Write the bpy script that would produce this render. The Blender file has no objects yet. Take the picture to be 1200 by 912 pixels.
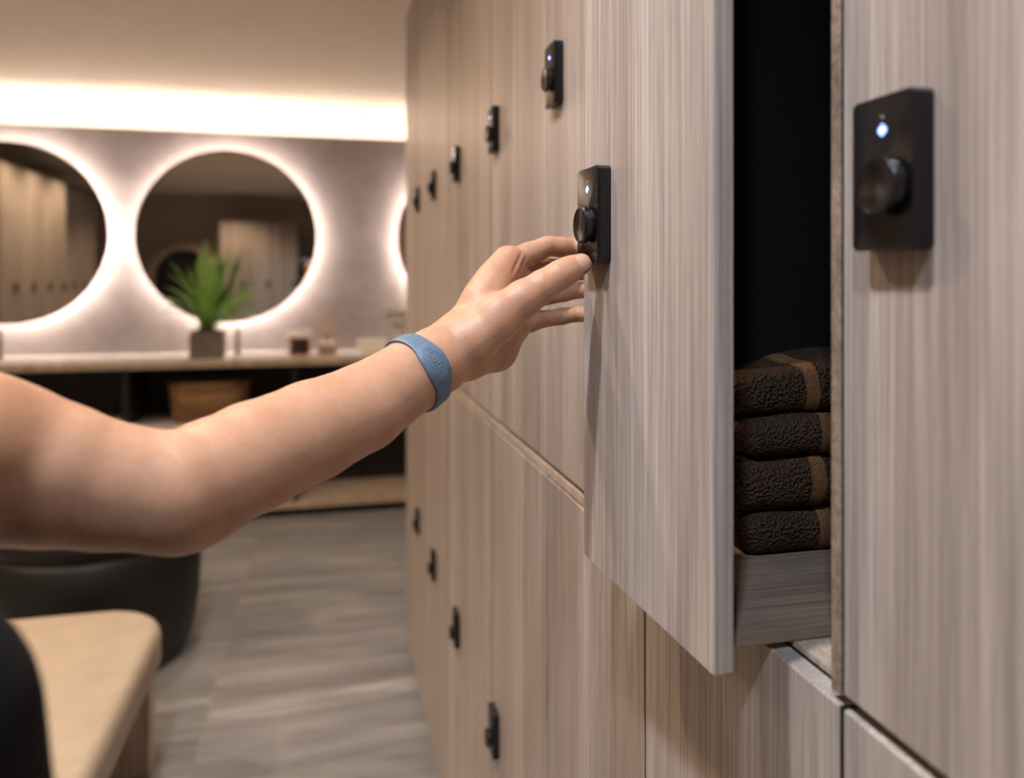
import bpy, bmesh, math, random
import numpy as np
from mathutils import Vector, Matrix

random.seed(7)
SC = bpy.context.scene
COL = SC.collection
PI = math.pi

# ------------------------------------------------------------------ camera
F_PX = 900.0                      # focal length in pixels of the 1200 x 912 frame
XV, YV = 386.0, 328.0             # vanishing point of the locker run / horizon
ALPHA = math.atan((600 - XV) / F_PX)
CA, SA = math.cos(ALPHA), math.sin(ALPHA)
CAM_H = 1.52
cd = bpy.data.cameras.new('camera')
cam = bpy.data.objects.new('camera', cd)
COL.objects.link(cam)
cam.location = (0, 0, CAM_H)
cam.rotation_euler = (PI / 2, 0, -ALPHA)
cd.sensor_width = 36.0
cd.lens = F_PX / 1200 * 36.0
cd.shift_y = -(456 - YV) / 1200.0
cd.clip_start = 0.01
cd.dof.use_dof = True
cd.dof.focus_distance = 0.69
cd.dof.aperture_fstop = 3.3
SC.camera = cam

# ------------------------------------------------------------------ world, exposure
w = bpy.data.worlds.new('world')
SC.world = w
w.use_nodes = True
w.node_tree.nodes['Background'].inputs[0].default_value = (0.9, 0.8, 0.7, 1)
w.node_tree.nodes['Background'].inputs[1].default_value = 0.05
SC.view_settings.view_transform = 'Standard'
SC.view_settings.look = 'None'
SC.view_settings.gamma = 1
SC.view_settings.use_curve_mapping = False
SC.view_settings.exposure = 0.08

WARM = (1.0, 0.77, 0.55)
COOL = (0.95, 0.95, 1.0)
DAY = (0.74, 0.90, 1.12)
NEUTRAL = (1.0, 0.985, 1.0)
COVE_STRENGTH = 22.0
HALO_STRENGTH = 75.0
# downlights in the ceiling: (x, y, watts, colour)
DOWNLIGHTS = [
    (-0.42, 0.30, 108, COOL), (-0.36, -0.50, 74, DAY), (-0.55, 1.35, 62, WARM),
    (-0.55, 2.60, 60, WARM), (-0.55, 3.8, 60, WARM),
    (-2.45, 1.9, 75, WARM), (-2.45, 2.6, 75, WARM), (-2.45, 3.3, 75, WARM),
    (-2.0, 0.3, 75, WARM), (-1.5, -1.2, 100, WARM), (1.4, 4.2, 50, WARM),
]

def px(x, y, z):
    """photo pixel + forward distance -> world point"""
    X = (x - 600) * z / F_PX
    U = (YV - y) * z / F_PX
    return Vector((X * CA + z * SA, -X * SA + z * CA, CAM_H + U))

L = 0.32 * CA                      # locker fronts stand in the plane x = L
def wall_s(x):                     # position along the lockers of a pixel column
    z = F_PX * 0.32 / (x - XV)
    return (z - L * SA) / CA

# ------------------------------------------------------------------ helpers
def mesh_obj(name, verts, faces, mat=None, parent=None, smooth=False, loc=None, rot=None):
    me = bpy.data.meshes.new(name)
    me.from_pydata([tuple(v) for v in verts], [], faces)
    me.update()
    o = bpy.data.objects.new(name, me)
    COL.objects.link(o)
    if mat: me.materials.append(mat)
    if smooth:
        me.polygons.foreach_set('use_smooth', [True] * len(me.polygons))
    if parent: o.parent = parent
    if loc is not None: o.location = loc
    if rot is not None: o.rotation_euler = rot
    return o

def bm_obj(name, bm, mat=None, parent=None, smooth=False, loc=None, rot=None):
    me = bpy.data.meshes.new(name)
    bm.normal_update()
    bm.to_mesh(me); bm.free()
    o = bpy.data.objects.new(name, me)
    COL.objects.link(o)
    if mat: me.materials.append(mat)
    if smooth:
        me.polygons.foreach_set('use_smooth', [True] * len(me.polygons))
    if parent: o.parent = parent
    if loc is not None: o.location = loc
    if rot is not None: o.rotation_euler = rot
    return o

def add_box(bm, lo, hi, bevel=0.0, seg=1):
    r = bmesh.ops.create_cube(bm, size=1.0)
    vs = r['verts']
    for v in vs:
        v.co = Vector([(lo[i] + hi[i]) / 2 + v.co[i] * (hi[i] - lo[i]) for i in range(3)])
    if bevel > 0:
        es = list({e for v in vs for e in v.link_edges})
        bmesh.ops.bevel(bm, geom=es, offset=bevel, segments=seg, affect='EDGES', profile=0.5)

def box(name, lo, hi, mat, parent=None, bevel=0.0, seg=1, smooth=False, centre=False, loc=None, rot=None):
    bm = bmesh.new()
    if centre:
        c = [(lo[i] + hi[i]) / 2 for i in range(3)]
        add_box(bm, [lo[i] - c[i] for i in range(3)], [hi[i] - c[i] for i in range(3)], bevel, seg)
        return bm_obj(name, bm, mat, parent, smooth, c, rot)
    add_box(bm, lo, hi, bevel, seg)
    return bm_obj(name, bm, mat, parent, smooth, loc, rot)

def add_lathe(bm, profile, n=32, axis='Z', origin=(0, 0, 0), sx=1.0, sy=1.0):
    """profile: list of (radius, height); closed with caps where radius > 0"""
    rings = []
    o = Vector(origin)
    def put(a, b, h):
        if axis == 'Z': return o + Vector((a, b, h))
        if axis == 'X': return o + Vector((h, a, b))
        return o + Vector((a, h, b))
    for r, h in profile:
        if r <= 1e-7:
            rings.append([bm.verts.new(put(0, 0, h))])
        else:
            rings.append([bm.verts.new(put(r * sx * math.cos(2 * PI * i / n), r * sy * math.sin(2 * PI * i / n), h)) for i in range(n)])
    for a, b in zip(rings, rings[1:]):
        for i in range(n):
            j = (i + 1) % n
            if len(a) == 1 and len(b) == 1: continue
            if len(a) == 1: bm.faces.new((a[0], b[i], b[j]))
            elif len(b) == 1: bm.faces.new((a[i], a[j], b[0]))
            else: bm.faces.new((a[i], a[j], b[j], b[i]))
    if len(rings[0]) > 1: bm.faces.new(rings[0][::-1])
    if len(rings[-1]) > 1: bm.faces.new(rings[-1])
    bmesh.ops.recalc_face_normals(bm, faces=bm.faces)

def lathe(name, profile, mat, parent=None, n=32, axis='Z', origin=(0, 0, 0), smooth=True, loc=None, sx=1, sy=1):
    bm = bmesh.new()
    add_lathe(bm, profile, n, axis, origin, sx, sy)
    o = bm_obj(name, bm, mat, parent, smooth, loc)
    if smooth: auto_smooth(o)
    return o

def auto_smooth(o, angle=40):
    me = o.data
    me.polygons.foreach_set('use_smooth', [True] * len(me.polygons))
    bm = bmesh.new(); bm.from_mesh(me)
    lim = math.radians(angle)
    for e in bm.edges:
        if len(e.link_faces) == 2 and e.calc_face_angle(0) > lim: e.smooth = False
    bm.to_mesh(me); bm.free()

def add_tube(bm, pts, radii, n=10, cap=True):
    pts = [Vector(p) for p in pts]
    if not hasattr(radii, '__len__'): radii = [radii] * len(pts)
    t0 = (pts[1] - pts[0]).normalized()
    ref = Vector((0, 0, 1)) if abs(t0.z) < 0.9 else Vector((1, 0, 0))
    rings = []
    for i, p in enumerate(pts):
        t = (pts[min(i + 1, len(pts) - 1)] - pts[max(i - 1, 0)]).normalized()
        a = t.cross(ref).normalized(); b = t.cross(a).normalized()
        rings.append([bm.verts.new(p + radii[i] * (math.cos(2 * PI * k / n) * a + math.sin(2 * PI * k / n) * b)) for k in range(n)])
    for A, B in zip(rings, rings[1:]):
        for k in range(n):
            j = (k + 1) % n
            bm.faces.new((A[k], A[j], B[j], B[k]))
    if cap:
        bm.faces.new(rings[0][::-1]); bm.faces.new(rings[-1])
    bmesh.ops.recalc_face_normals(bm, faces=bm.faces)

def tube(name, pts, radii, mat, parent=None, n=10):
    bm = bmesh.new()
    add_tube(bm, pts, radii, n)
    o = bm_obj(name, bm, mat, parent, True)
    auto_smooth(o, 50)
    return o

def tag(o, label, cat, group=None):
    o['label'] = label; o['category'] = cat
    if group: o['group'] = group
    return o

def structure(o):
    o['kind'] = 'structure'
    return o

def empty(name, loc=(0, 0, 0), rz=0.0):
    o = bpy.data.objects.new(name, None)
    COL.objects.link(o)
    o.empty_display_size = 0.05
    o.location = loc
    o.rotation_euler = (0, 0, rz)
    return o

def label_part(o, label):
    o['label'] = label
    return o

# ------------------------------------------------------------------ materials
def srgb(r, g, b):
    f = lambda c: (c / 255) / 12.92 if c / 255 <= 0.04045 else ((c / 255 + 0.055) / 1.055) ** 2.4
    return (f(r), f(g), f(b), 1.0)

class NT:
    def __init__(self, name):
        self.m = bpy.data.materials.new(name)
        self.m.use_nodes = True
        self.t = self.m.node_tree
        self.b = self.t.nodes['Principled BSDF']
    def n(self, typ, **kw):
        nd = self.t.nodes.new(typ)
        for k, v in kw.items(): setattr(nd, k, v)
        return nd
    def l(self, a, b): self.t.links.new(a, b)
    def coords(self, scale, rand=True):
        tc = self.n('ShaderNodeTexCoord')
        src = tc.outputs['Object']
        if rand:
            oi = self.n('ShaderNodeObjectInfo')
            mul = self.n('ShaderNodeMath', operation='MULTIPLY'); mul.inputs[1].default_value = 37.0
            self.l(oi.outputs['Random'], mul.inputs[0])
            add = self.n('ShaderNodeVectorMath', operation='ADD')
            self.l(src, add.inputs[0]); self.l(mul.outputs[0], add.inputs[1])
            src = add.outputs[0]
        mp = self.n('ShaderNodeMapping'); mp.inputs['Scale'].default_value = scale
        self.l(src, mp.inputs['Vector'])
        return mp.outputs['Vector']
    def noise(self, vec, scale=1.0, detail=4.0, rough=0.55, dist=0.0):
        nn = self.n('ShaderNodeTexNoise')
        nn.inputs['Scale'].default_value = scale; nn.inputs['Detail'].default_value = detail
        nn.inputs['Roughness'].default_value = rough; nn.inputs['Distortion'].default_value = dist
        self.l(vec, nn.inputs['Vector'])
        return nn.outputs['Fac']
    def ramp(self, fac, stops):
        r = self.n('ShaderNodeValToRGB')
        e = r.color_ramp.elements
        e[0].position, e[0].color = stops[0]
        e[1].position, e[1].color = stops[-1]
        for p, c in stops[1:-1]:
            k = e.new(p); k.color = c
        self.l(fac, r.inputs['Fac'])
        return r.outputs['Color']
    def mix(self, a, b, fac, blend='MIX'):
        m = self.n('ShaderNodeMix', data_type='RGBA', blend_type=blend)
        for s, i in ((a, 6), (b, 7)):
            if hasattr(s, 'links'): self.l(s, m.inputs[i])
            else: m.inputs[i].default_value = s
        if hasattr(fac, 'links'): self.l(fac, m.inputs[0])
        else: m.inputs[0].default_value = fac
        return m.outputs[2]
    def bump(self, h, strength=0.2, dist=0.001):
        b = self.n('ShaderNodeBump'); b.inputs['Strength'].default_value = strength; b.inputs['Distance'].default_value = dist
        self.l(h, b.inputs['Height']); self.l(b.outputs['Normal'], self.b.inputs['Normal'])
    def set(self, **kw):
        for k, v in kw.items():
            s = self.b.inputs[k.replace('_', ' ')]
            if hasattr(v, 'links'): self.l(v, s)
            else: s.default_value = v
        return self.m

def plain(name, col, rough=0.5, metallic=0.0, spec=0.5, noise_amt=0.06, nscale=40, **kw):
    t = NT(name)
    v = t.coords((1, 1, 1))
    f = t.noise(v, nscale, 3)
    dark = tuple(c * (1 - noise_amt) for c in col[:3]) + (1,)
    lite = tuple(min(1, c * (1 + noise_amt)) for c in col[:3]) + (1,)
    return t.set(Base_Color=t.ramp(f, [(0.3, dark), (0.7, lite)]), Roughness=rough, Metallic=metallic, Specular_IOR_Level=spec, **kw)

def wood(name, base, dark, light, rough=0.42, grain_axis='Z', fine=1.0):
    t = NT(name)
    sc = {'Z': lambda a, b: (a, a, b), 'Y': lambda a, b: (a, b, a), 'X': lambda a, b: (b, a, a)}[grain_axis]
    broad = t.noise(t.coords(sc(14, 0.5)), 1.0, 3, 0.5)
    mid = t.noise(t.coords(sc(75, 1.6)), 1.0, 4, 0.6)
    fin = t.noise(t.coords(sc(420 * fine, 5)), 1.0, 3, 0.6)
    c = t.ramp(broad, [(0.25, dark), (0.5, base), (0.75, light)])
    m = t.ramp(mid, [(0.32, (0.66, 0.65, 0.64, 1)), (0.68, (1.14, 1.14, 1.14, 1))])
    c = t.mix(c, m, 0.55, 'MULTIPLY')
    f = t.ramp(fin, [(0.38, (0.56, 0.55, 0.54, 1)), (0.62, (1.2, 1.2, 1.2, 1))])
    c = t.mix(c, f, 0.62, 'MULTIPLY')
    t.bump(fin, 0.12, 0.0006)
    return t.set(Base_Color=c, Roughness=rough, Specular_IOR_Level=0.45)

M = {}
M['wood'] = wood('ash_laminate', srgb(178, 165, 156), srgb(152, 139, 130), srgb(195, 184, 176), 0.4)
M['wood_edge'] = wood('ash_edge_band', srgb(192, 172, 154), srgb(174, 154, 138), srgb(204, 186, 168), 0.45)
M['tray'] = wood('walnut_tray', srgb(150, 128, 112), srgb(128, 108, 95), srgb(165, 143, 126), 0.5, 'X', 0.5)
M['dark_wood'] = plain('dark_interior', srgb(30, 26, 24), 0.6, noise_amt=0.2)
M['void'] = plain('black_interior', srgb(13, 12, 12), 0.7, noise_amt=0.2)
M['plinth'] = plain('plinth_black', srgb(26, 24, 23), 0.6)
M['lock'] = plain('lock_black_plastic', srgb(17, 17, 19), 0.22, noise_amt=0.1, nscale=300)
M['knob'] = plain('knob_gloss_black', srgb(13, 13, 14), 0.22, noise_amt=0.1, nscale=300)
M['chrome'] = plain('brushed_chrome', srgb(190, 186, 180), 0.2, 1.0)
M['ceiling'] = plain('ceiling_paint', srgb(238, 224, 206), 0.75, nscale=8, noise_amt=0.02)
M['paint'] = plain('wall_paint', srgb(170, 155, 142), 0.8, nscale=6, noise_amt=0.05)
M['black_leather'] = plain('black_leather', srgb(11, 10, 10), 0.5, noise_amt=0.2, nscale=120)
M['black_cloth'] = plain('black_jersey', srgb(15, 14, 17), 0.85, noise_amt=0.2, nscale=500, spec=0.2)
M['white'] = plain('white_ceramic', srgb(246, 243, 238), 0.3, noise_amt=0.02)
M['cream'] = plain('cream_ceramic', srgb(232, 218, 196), 0.4, noise_amt=0.03)
M['beige'] = None
t = NT('beige_leather'); v = t.coords((1, 1, 1)); f = t.noise(v, 12, 4)
vo = t.n('ShaderNodeTexVoronoi'); vo.inputs['Scale'].default_value = 420; t.l(v, vo.inputs['Vector'])
t.bump(vo.outputs['Distance'], 0.15, 0.0006)
M['beige'] = t.set(Base_Color=t.ramp(f, [(0.3, srgb(166, 152, 135)), (0.7, srgb(177, 163, 146))]), Roughness=0.5)

# far wall: mottled grey plaster
t = NT('grey_plaster')
v = t.coords((1, 1, 1), False)
a = t.noise(v, 1.6, 6, 0.6, 0.6); b = t.noise(v, 9, 5, 0.6)
c = t.mix(t.ramp(a, [(0.3, srgb(112, 102, 100)), (0.7, srgb(152, 141, 138))]), t.ramp(b, [(0.3, srgb(122, 112, 110)), (0.7, srgb(150, 140, 137))]), 0.4)
M['plaster'] = t.set(Base_Color=c, Roughness=0.6)
# floor tiles: grey stone streaked across
t = NT('stone_tile')
v = t.coords((0.9, 5.5, 1), True); v2 = t.coords((3.5, 26, 1), True)
a = t.noise(v, 1.0, 5, 0.6, 0.8); b = t.noise(v2, 1.0, 4, 0.6, 0.3)
c = t.ramp(a, [(0.28, srgb(88, 88, 91)), (0.5, srgb(130, 130, 134)), (0.62, srgb(146, 146, 149)), (0.74, srgb(204, 203, 204))])
c = t.mix(c, t.ramp(b, [(0.3, srgb(98, 98, 101)), (0.75, srgb(172, 171, 172))]), 0.35)
t.bump(b, 0.08, 0.001)
M['tile'] = t.set(Base_Color=c, Roughness=0.36)
M['grout'] = plain('grout', srgb(150, 142, 136), 0.9)
# counter top: pale stone
t = NT('pale_stone_top'); v = t.coords((1, 1, 1), False); a = t.noise(v, 5, 6, 0.6, 0.5)
M['counter'] = t.set(Base_Color=t.ramp(a, [(0.3, srgb(216, 208, 204)), (0.7, srgb(234, 227, 223))]), Roughness=0.22)
# mirror
t = NT('mirror_silver')
M['mirror'] = t.set(Base_Color=t.ramp(t.noise(t.coords((1, 1, 1)), 3, 2), [(0.3, (0.60, 0.57, 0.53, 1)), (0.7, (0.62, 0.59, 0.55, 1))]), Metallic=1.0, Roughness=0.02)
M['frame'] = plain('mirror_rim_bronze', srgb(90, 72, 58), 0.35, 0.8)
# skin
t = NT('skin')
v = t.coords((1, 1, 1), False)
a = t.noise(v, 22, 5, 0.6); b = t.noise(v, 160, 4, 0.6)
vo = t.n('ShaderNodeTexVoronoi'); vo.inputs['Scale'].default_value = 620; t.l(v, vo.inputs['Vector'])
c = t.mix(t.ramp(a, [(0.3, srgb(178, 131, 101)), (0.7, srgb(198, 151, 121))]), t.ramp(b, [(0.35, srgb(172, 121, 92)), (0.65, srgb(200, 154, 124))]), 0.2)
hm = t.n('ShaderNodeMath', operation='ADD'); t.l(vo.outputs['Distance'], hm.inputs[0]); t.l(b, hm.inputs[1])
t.bump(hm.outputs[0], 0.22, 0.0006)
M['skin'] = t.set(Base_Color=c, Roughness=0.46, Subsurface_Weight=0.12, Specular_IOR_Level=0.4)
t.b.inputs['Subsurface Radius'].default_value = (0.012, 0.005, 0.003)
t.b.inputs['Subsurface Scale'].default_value = 0.6
M['nail'] = plain('nail', srgb(206, 158, 134), 0.25, noise_amt=0.03)
M['hair'] = wood('hair_brown', srgb(46, 32, 24), srgb(30, 21, 16), srgb(66, 47, 35), 0.55, 'Z', 1.0)
M['eye'] = plain('eye', srgb(225, 220, 214), 0.2, noise_amt=0.02)
M['lip'] = plain('lip', srgb(176, 104, 94), 0.4)
M['shoe'] = plain('shoe_black', srgb(20, 19, 19), 0.4)
M['band'] = plain('blue_silicone', srgb(90, 113, 132), 0.5, noise_amt=0.04, nscale=60)
M['band_mark'] = plain('blue_silicone_raised', srgb(116, 130, 142), 0.4, noise_amt=0.03)
# towel
t = NT('brown_terry'); v = t.coords((1, 1, 1)); a = t.noise(v, 14, 3); vo = t.n('ShaderNodeTexVoronoi'); vo.inputs['Scale'].default_value = 330
t.l(v, vo.inputs['Vector']); t.bump(vo.outputs['Distance'], 1.0, 0.004)
M['towel'] = t.set(Base_Color=t.ramp(a, [(0.3, srgb(74, 56, 44)), (0.7, srgb(94, 72, 56))]), Roughness=0.95, Specular_IOR_Level=0.1)
M['towel_band'] = plain('brown_woven_band', srgb(128, 92, 62), 0.9, noise_amt=0.35, nscale=420, spec=0.1)
# plant
t = NT('leaf_green'); a = t.noise(t.coords((1, 1, 1)), 18, 3)
M['leaf'] = t.set(Base_Color=t.ramp(a, [(0.3, srgb(104, 160, 62)), (0.7, srgb(168, 206, 108))]), Roughness=0.4)
t = NT('leaf_pale'); a = t.noise(t.coords((1, 1, 1)), 18, 3)
M['leaf_pale'] = t.set(Base_Color=t.ramp(a, [(0.3, srgb(150, 154, 128)), (0.7, srgb(178, 180, 154))]), Roughness=0.6)
M['pot'] = plain('grey_planter', srgb(112, 104, 92), 0.6, noise_amt=0.2, nscale=20)
M['soil'] = plain('soil', srgb(44, 34, 26), 0.95, noise_amt=0.4, nscale=90)
M['basket'] = wood('seagrass', srgb(142, 108, 72), srgb(108, 80, 52), srgb(170, 134, 94), 0.7, 'X', 0.3)
M['reed'] = plain('reed_stick', srgb(216, 178, 132), 0.7)
M['amber'] = plain('amber_glass', srgb(176, 116, 70), 0.12, noise_amt=0.1)
M['charcoal'] = plain('charcoal_label', srgb(44, 40, 38), 0.5)
t = NT('clear_glass'); M['glass'] = t.set(Base_Color=t.ramp(t.noise(t.coords((1, 1, 1)), 5, 1), [(0, (0.93, 0.9, 0.87, 1)), (1, (0.95, 0.92, 0.9, 1))]), Roughness=0.05, Transmission_Weight=0.85)
M['oil'] = plain('diffuser_oil', srgb(190, 150, 112), 0.15)

def emit(name, col, strength):
    t = NT(name)
    return t.set(Base_Color=(0.8, 0.8, 0.8, 1), Emission_Color=tuple(col[:3]) + (1,), Emission_Strength=strength)
M['led_blue'] = emit('led_blue', (0.015, 0.16, 1.0), 2.6)
M['led_white'] = emit('led_white', (0.6, 0.78, 1.0), 6.0)
M['halo'] = emit('mirror_halo_strip', (1.0, 0.87, 0.78), HALO_STRENGTH)
M['cove'] = emit('cove_strip', (1.0, 0.90, 0.82), COVE_STRENGTH)
M['lens'] = emit('downlight_lens', (1.0, 0.86, 0.7), 12.0)

# ------------------------------------------------------------------ setting
X0, X1, Y0, Y1 = -3.56, 2.3, -2.4, 5.96
H = 2.90
WT = 2.545                         # top of the plaster lining
S_WALL = 5.65
floor = structure(box('floor', (X0, Y0, -0.06), (X1, Y1, -0.003), M['grout']))
# floor tiles, 1.2 x 0.6 m, laid side by side
tile_x, tile_y = 1.2, 0.6
xi = -0.415 - 3 * tile_x
bm = bmesh.new(); add_box(bm, (-tile_x / 2 + .003, -tile_y / 2 + .003, -0.01), (tile_x / 2 - .003, tile_y / 2 - .003, 0.0), 0.0012)
tile_me = bpy.data.meshes.new('floor_tile'); bm.to_mesh(tile_me); bm.free(); tile_me.materials.append(M['tile'])
for i in range(6):
    for j in range(14):
        cx, cy = xi + (i + .5) * tile_x, -2.4 + 0.15 + (j + .5) * tile_y - 0.35
        lo, hi = max(cx - tile_x / 2, X0), min(cx + tile_x / 2, X1)
        l2, h2 = max(cy - tile_y / 2, Y0), min(cy + tile_y / 2, Y1)
        if hi - lo < .05 or h2 - l2 < .05: continue
        o = bpy.data.objects.new('floor_tile', tile_me); COL.objects.link(o); o.parent = floor
        o.location = ((lo + hi) / 2, (l2 + h2) / 2, 0)
        o.scale = ((hi - lo) / tile_x, (h2 - l2) / tile_y, 1)
structure(box('ceiling', (X0, Y0, H), (X1, Y1, H + 0.1), M['ceiling']))
structure(box('wall_left', (X0 - .1, Y0, 0), (X0, Y1, H), M['paint']))
structure(box('wall_right', (X1, Y0, 0), (X1 + .1, Y1, H), M['paint']))
structure(box('wall_near', (X0, Y0 - .1, 0), (X1, Y0, H), M['paint']))
structure(box('wall_back', (X0, Y1, 0), (X1, Y1 + .1, H), M['ceiling']))
# plaster lining in front of the far wall, its top open to the light cove; laid in tall panels
wf = structure(box('wall_far', (X0, S_WALL + .012, 0), (X1, S_WALL + .09, WT), M['plaster']))
edges = [X0, -2.46, -1.06, 0.34, 1.74, X1]
for a, b in zip(edges, edges[1:]):
    box('plaster_panel', (a + .001, S_WALL, 0.0), (b - .001, S_WALL + .0115, WT), M['plaster'], wf, 0.001)
cs = tube('cove_light_strip', [(X0 + .05, S_WALL + .165, WT + .008), (X1 - .05, S_WALL + .165, WT + .008)], .012, M['cove'], None, 10)
tag(cs, 'long warm light strip hidden above the plaster wall, washing the ceiling', 'light strip')
box('strip_tray', (X0 + .05, S_WALL + .095, WT - .05), (X1 - .05, S_WALL + .3, WT - .031), M['paint'], cs)


# curved cove added so the strip light fades smoothly from back wall to ceiling
bm = bmesh.new(); RY, RZ = 2.3, .33
arc = [(Y1 - RY + RY * math.cos(PI / 2 * k / 40), H - .0005 - RZ + RZ * math.sin(PI / 2 * k / 40)) for k in range(41)] + [(Y1, H - .0005)]
A = [bm.verts.new((X0, y_, z_)) for y_, z_ in arc]; B = [bm.verts.new((X1, y_, z_)) for y_, z_ in arc]
for i in range(len(arc)):
    j = (i + 1) % len(arc)
    bm.faces.new((A[i], A[j], B[j], B[i]))
bm.faces.new(A[::-1]); bm.faces.new(B)
bmesh.ops.recalc_face_normals(bm, faces=bm.faces)
o = structure(bm_obj('trim_2', bm, M['ceiling'])); auto_smooth(o, 30)

def ceiling_z(y):
    c = (y - (Y1 - RY)) / RY
    return H if c <= 0 else H - .0005 - RZ + RZ * math.sqrt(max(0, 1 - c * c))
def downlight(x, y, watts, col):
    e = empty('downlight', (x, y, ceiling_z(y)))
    lathe('trim_ring', [(.040, -.001), (.054, -.001), (.054, -.006), (.050, -.009), (.042, -.009), (.040, -.006)], M['white'], e, 28)
    lathe('lens', [(.039, -.002), (.039, -.004)], M['lens'], e, 24)
    ld = bpy.data.lights.new('downlight_beam', 'SPOT')
    ld.energy = watts; ld.color = col; ld.spot_size = math.radians(128); ld.spot_blend = 0.7; ld.shadow_soft_size = 0.045
    lo = bpy.data.objects.new('downlight_beam', ld); COL.objects.link(lo)
    lo.parent = e; lo.location = (0, 0, -.03)
    return e
DL_NAMES = ['above the reaching hand', 'behind the viewer near the lockers', 'above the middle of the locker run',
            'above the beige bench', 'above the aisle near the vanity', 'beside the left lockers, nearest the bench',
            'beside the left lockers, middle of three', 'beside the left lockers, nearest the vanity',
            'above the left side of the room', 'near the arched niche', 'beyond the end of the locker run']
for (x, y, wt, c), nm in zip(DOWNLIGHTS, DL_NAMES):
    tag(downlight(x, y, wt, c), 'round recessed ceiling downlight ' + nm, 'downlight', 'ceiling downlights')

# ------------------------------------------------------------------ lock parts
LH, LW, LP = 0.086, 0.049, 0.0130      # plate height, width, depth
def make_lock_meshes():
    out = {}
    bm = bmesh.new()
    add_box(bm, (-LP, -LW / 2, -LH / 2), (0, LW / 2, LH / 2))
    es = [e for e in bm.edges if abs(e.verts[0].co.x - e.verts[1].co.x) > 1e-6]
    bmesh.ops.bevel(bm, geom=es, offset=0.0042, segments=4, affect='EDGES', profile=0.5)
    es = [e for e in bm.edges if all(abs(v.co.x + LP) < 1e-6 for v in e.verts)]
    bmesh.ops.bevel(bm, geom=es, offset=0.0011, segments=2, affect='EDGES', profile=0.5)
    o = bm_obj('lock_tmp', bm, M['lock']); auto_smooth(o, 35); out['plate'] = o.data; bpy.data.objects.remove(o)
    bm = bmesh.new()
    kz = -0.0085
    R = 0.0165
    add_lathe(bm, [(R * 0.80, -LP + .0005), (R * 0.80, -LP - .0035), (R, -LP - .0040), (R, -LP - .0088), (R * .95, -LP - .0098), (R * .88, -LP - .0100), (R * .84, -LP - .0096), (0, -LP - .0096)], 40, 'X', (0, -0.0065, kz))
    o = bm_obj('lock_tmp', bm, M['knob']); auto_smooth(o, 35); out['knob'] = o.data; bpy.data.objects.remove(o)
    bm = bmesh.new()
    lz = 0.0235
    pts = [(0, .0036), (.0034, .0008), (.0034, -.0010), (0, -.0036), (-.0034, -.0010), (-.0034, .0008)]
    vs = [bm.verts.new((-LP - .00025, -0.001 + a, lz + b)) for a, b in pts]
    vb = [bm.verts.new((-LP + .0004, -0.001 + a, lz + b)) for a, b in pts]
    bm.faces.new(vs)
    for i in range(6): bm.faces.new((vs[i], vs[(i + 1) % 6], vb[(i + 1) % 6], vb[i]))
    bmesh.ops.recalc_face_normals(bm, faces=bm.faces)
    o = bm_obj('lock_tmp', bm, M['led_blue']); out['ring'] = o.data; bpy.data.objects.remove(o)
    bm = bmesh.new()
    add_lathe(bm, [(.0008, -LP + .0002), (.0008, -LP - .0005), (.0005, -LP - .0007), (0, -LP - .0008)], 14, 'X', (0, -0.001, lz))
    o = bm_obj('lock_tmp', bm, M['led_white'], None, True); out['dot'] = o.data; bpy.data.objects.remove(o)
    bm = bmesh.new()
    add_lathe(bm, [(.0011, -LP + .0002), (.0011, -LP - .0002), (0, -LP - .0003)], 10, 'X', (0, -0.001, lz + .0072))
    o = bm_obj('lock_tmp', bm, M['chrome'], None, True); out['sensor'] = o.data; bpy.data.objects.remove(o)
    return out
LOCK = make_lock_meshes()
def lock(parent, x, y, z, rz=0.0, lit=True):
    o = bpy.data.objects.new('lock', LOCK['plate']); COL.objects.link(o)
    o.parent = parent; o.location = (x, y, z); o.rotation_euler = (0, 0, rz)
    label_part(o, 'black electronic lock with a round knob')
    parts = [('knob', 'knob')]
    if lit: parts += [('indicator_ring', 'ring'), ('indicator_light', 'dot'), ('sensor', 'sensor')]
    for nm, k in parts:
        c = bpy.data.objects.new(nm, LOCK[k]); COL.objects.link(c); c.parent = o
    return o

# ------------------------------------------------------------------ lockers
DT = 0.016                               # door thickness
DEPTH = 0.50
GAP = 0.0046
def locker(label, s0, s1, z0, z1, lock_z, front=L, rz=0.0, origin=None, rail=None, plinth=False, group=None, lit=True, lock_in=0.033):
    """a closed locker; local y runs along the bank, front in local x = 0 facing -x"""
    wd = s1 - s0
    if origin is None: origin = (front, (s0 + s1) / 2, z0)
    e = empty('locker', origin, rz)
    tag(e, label, 'locker', group)
    h = z1 - z0
    base = 0.055 if plinth else 0.0
    box('body', (DT + .001, -wd / 2 + .0004, base), (DEPTH, wd / 2 - .0004, h + (0.0 if rail is None else rail)), M['dark_wood'], e)
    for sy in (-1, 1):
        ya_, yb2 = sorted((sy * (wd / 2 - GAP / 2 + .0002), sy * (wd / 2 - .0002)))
        box('gap_shade', (.0010, ya_, base + .004), (DT, yb2, h), M['void'], e)  # black strip standing in for the shade in the gap between doors
    if plinth: box('plinth', (.035, -wd / 2 + .0004, 0), (DEPTH, wd / 2 - .0004, base - .0005), M['plinth'], e)
    d = box('door', (0, -wd / 2 + GAP / 2, base + .004), (DT, wd / 2 - GAP / 2, h), M['wood'], e, 0.0009, 1, centre=True)
    if rail:
        box('rail', (.001, -wd / 2 + .0006, h + .003), (DT, wd / 2 - .0006, h + rail - .003), M['wood_edge'], e, 0.0005)
    if lock_z is not None:
        lock(e, 0, wd / 2 - lock_in - LW / 2, lock_z - z0, 0, lit)
    return e

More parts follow.
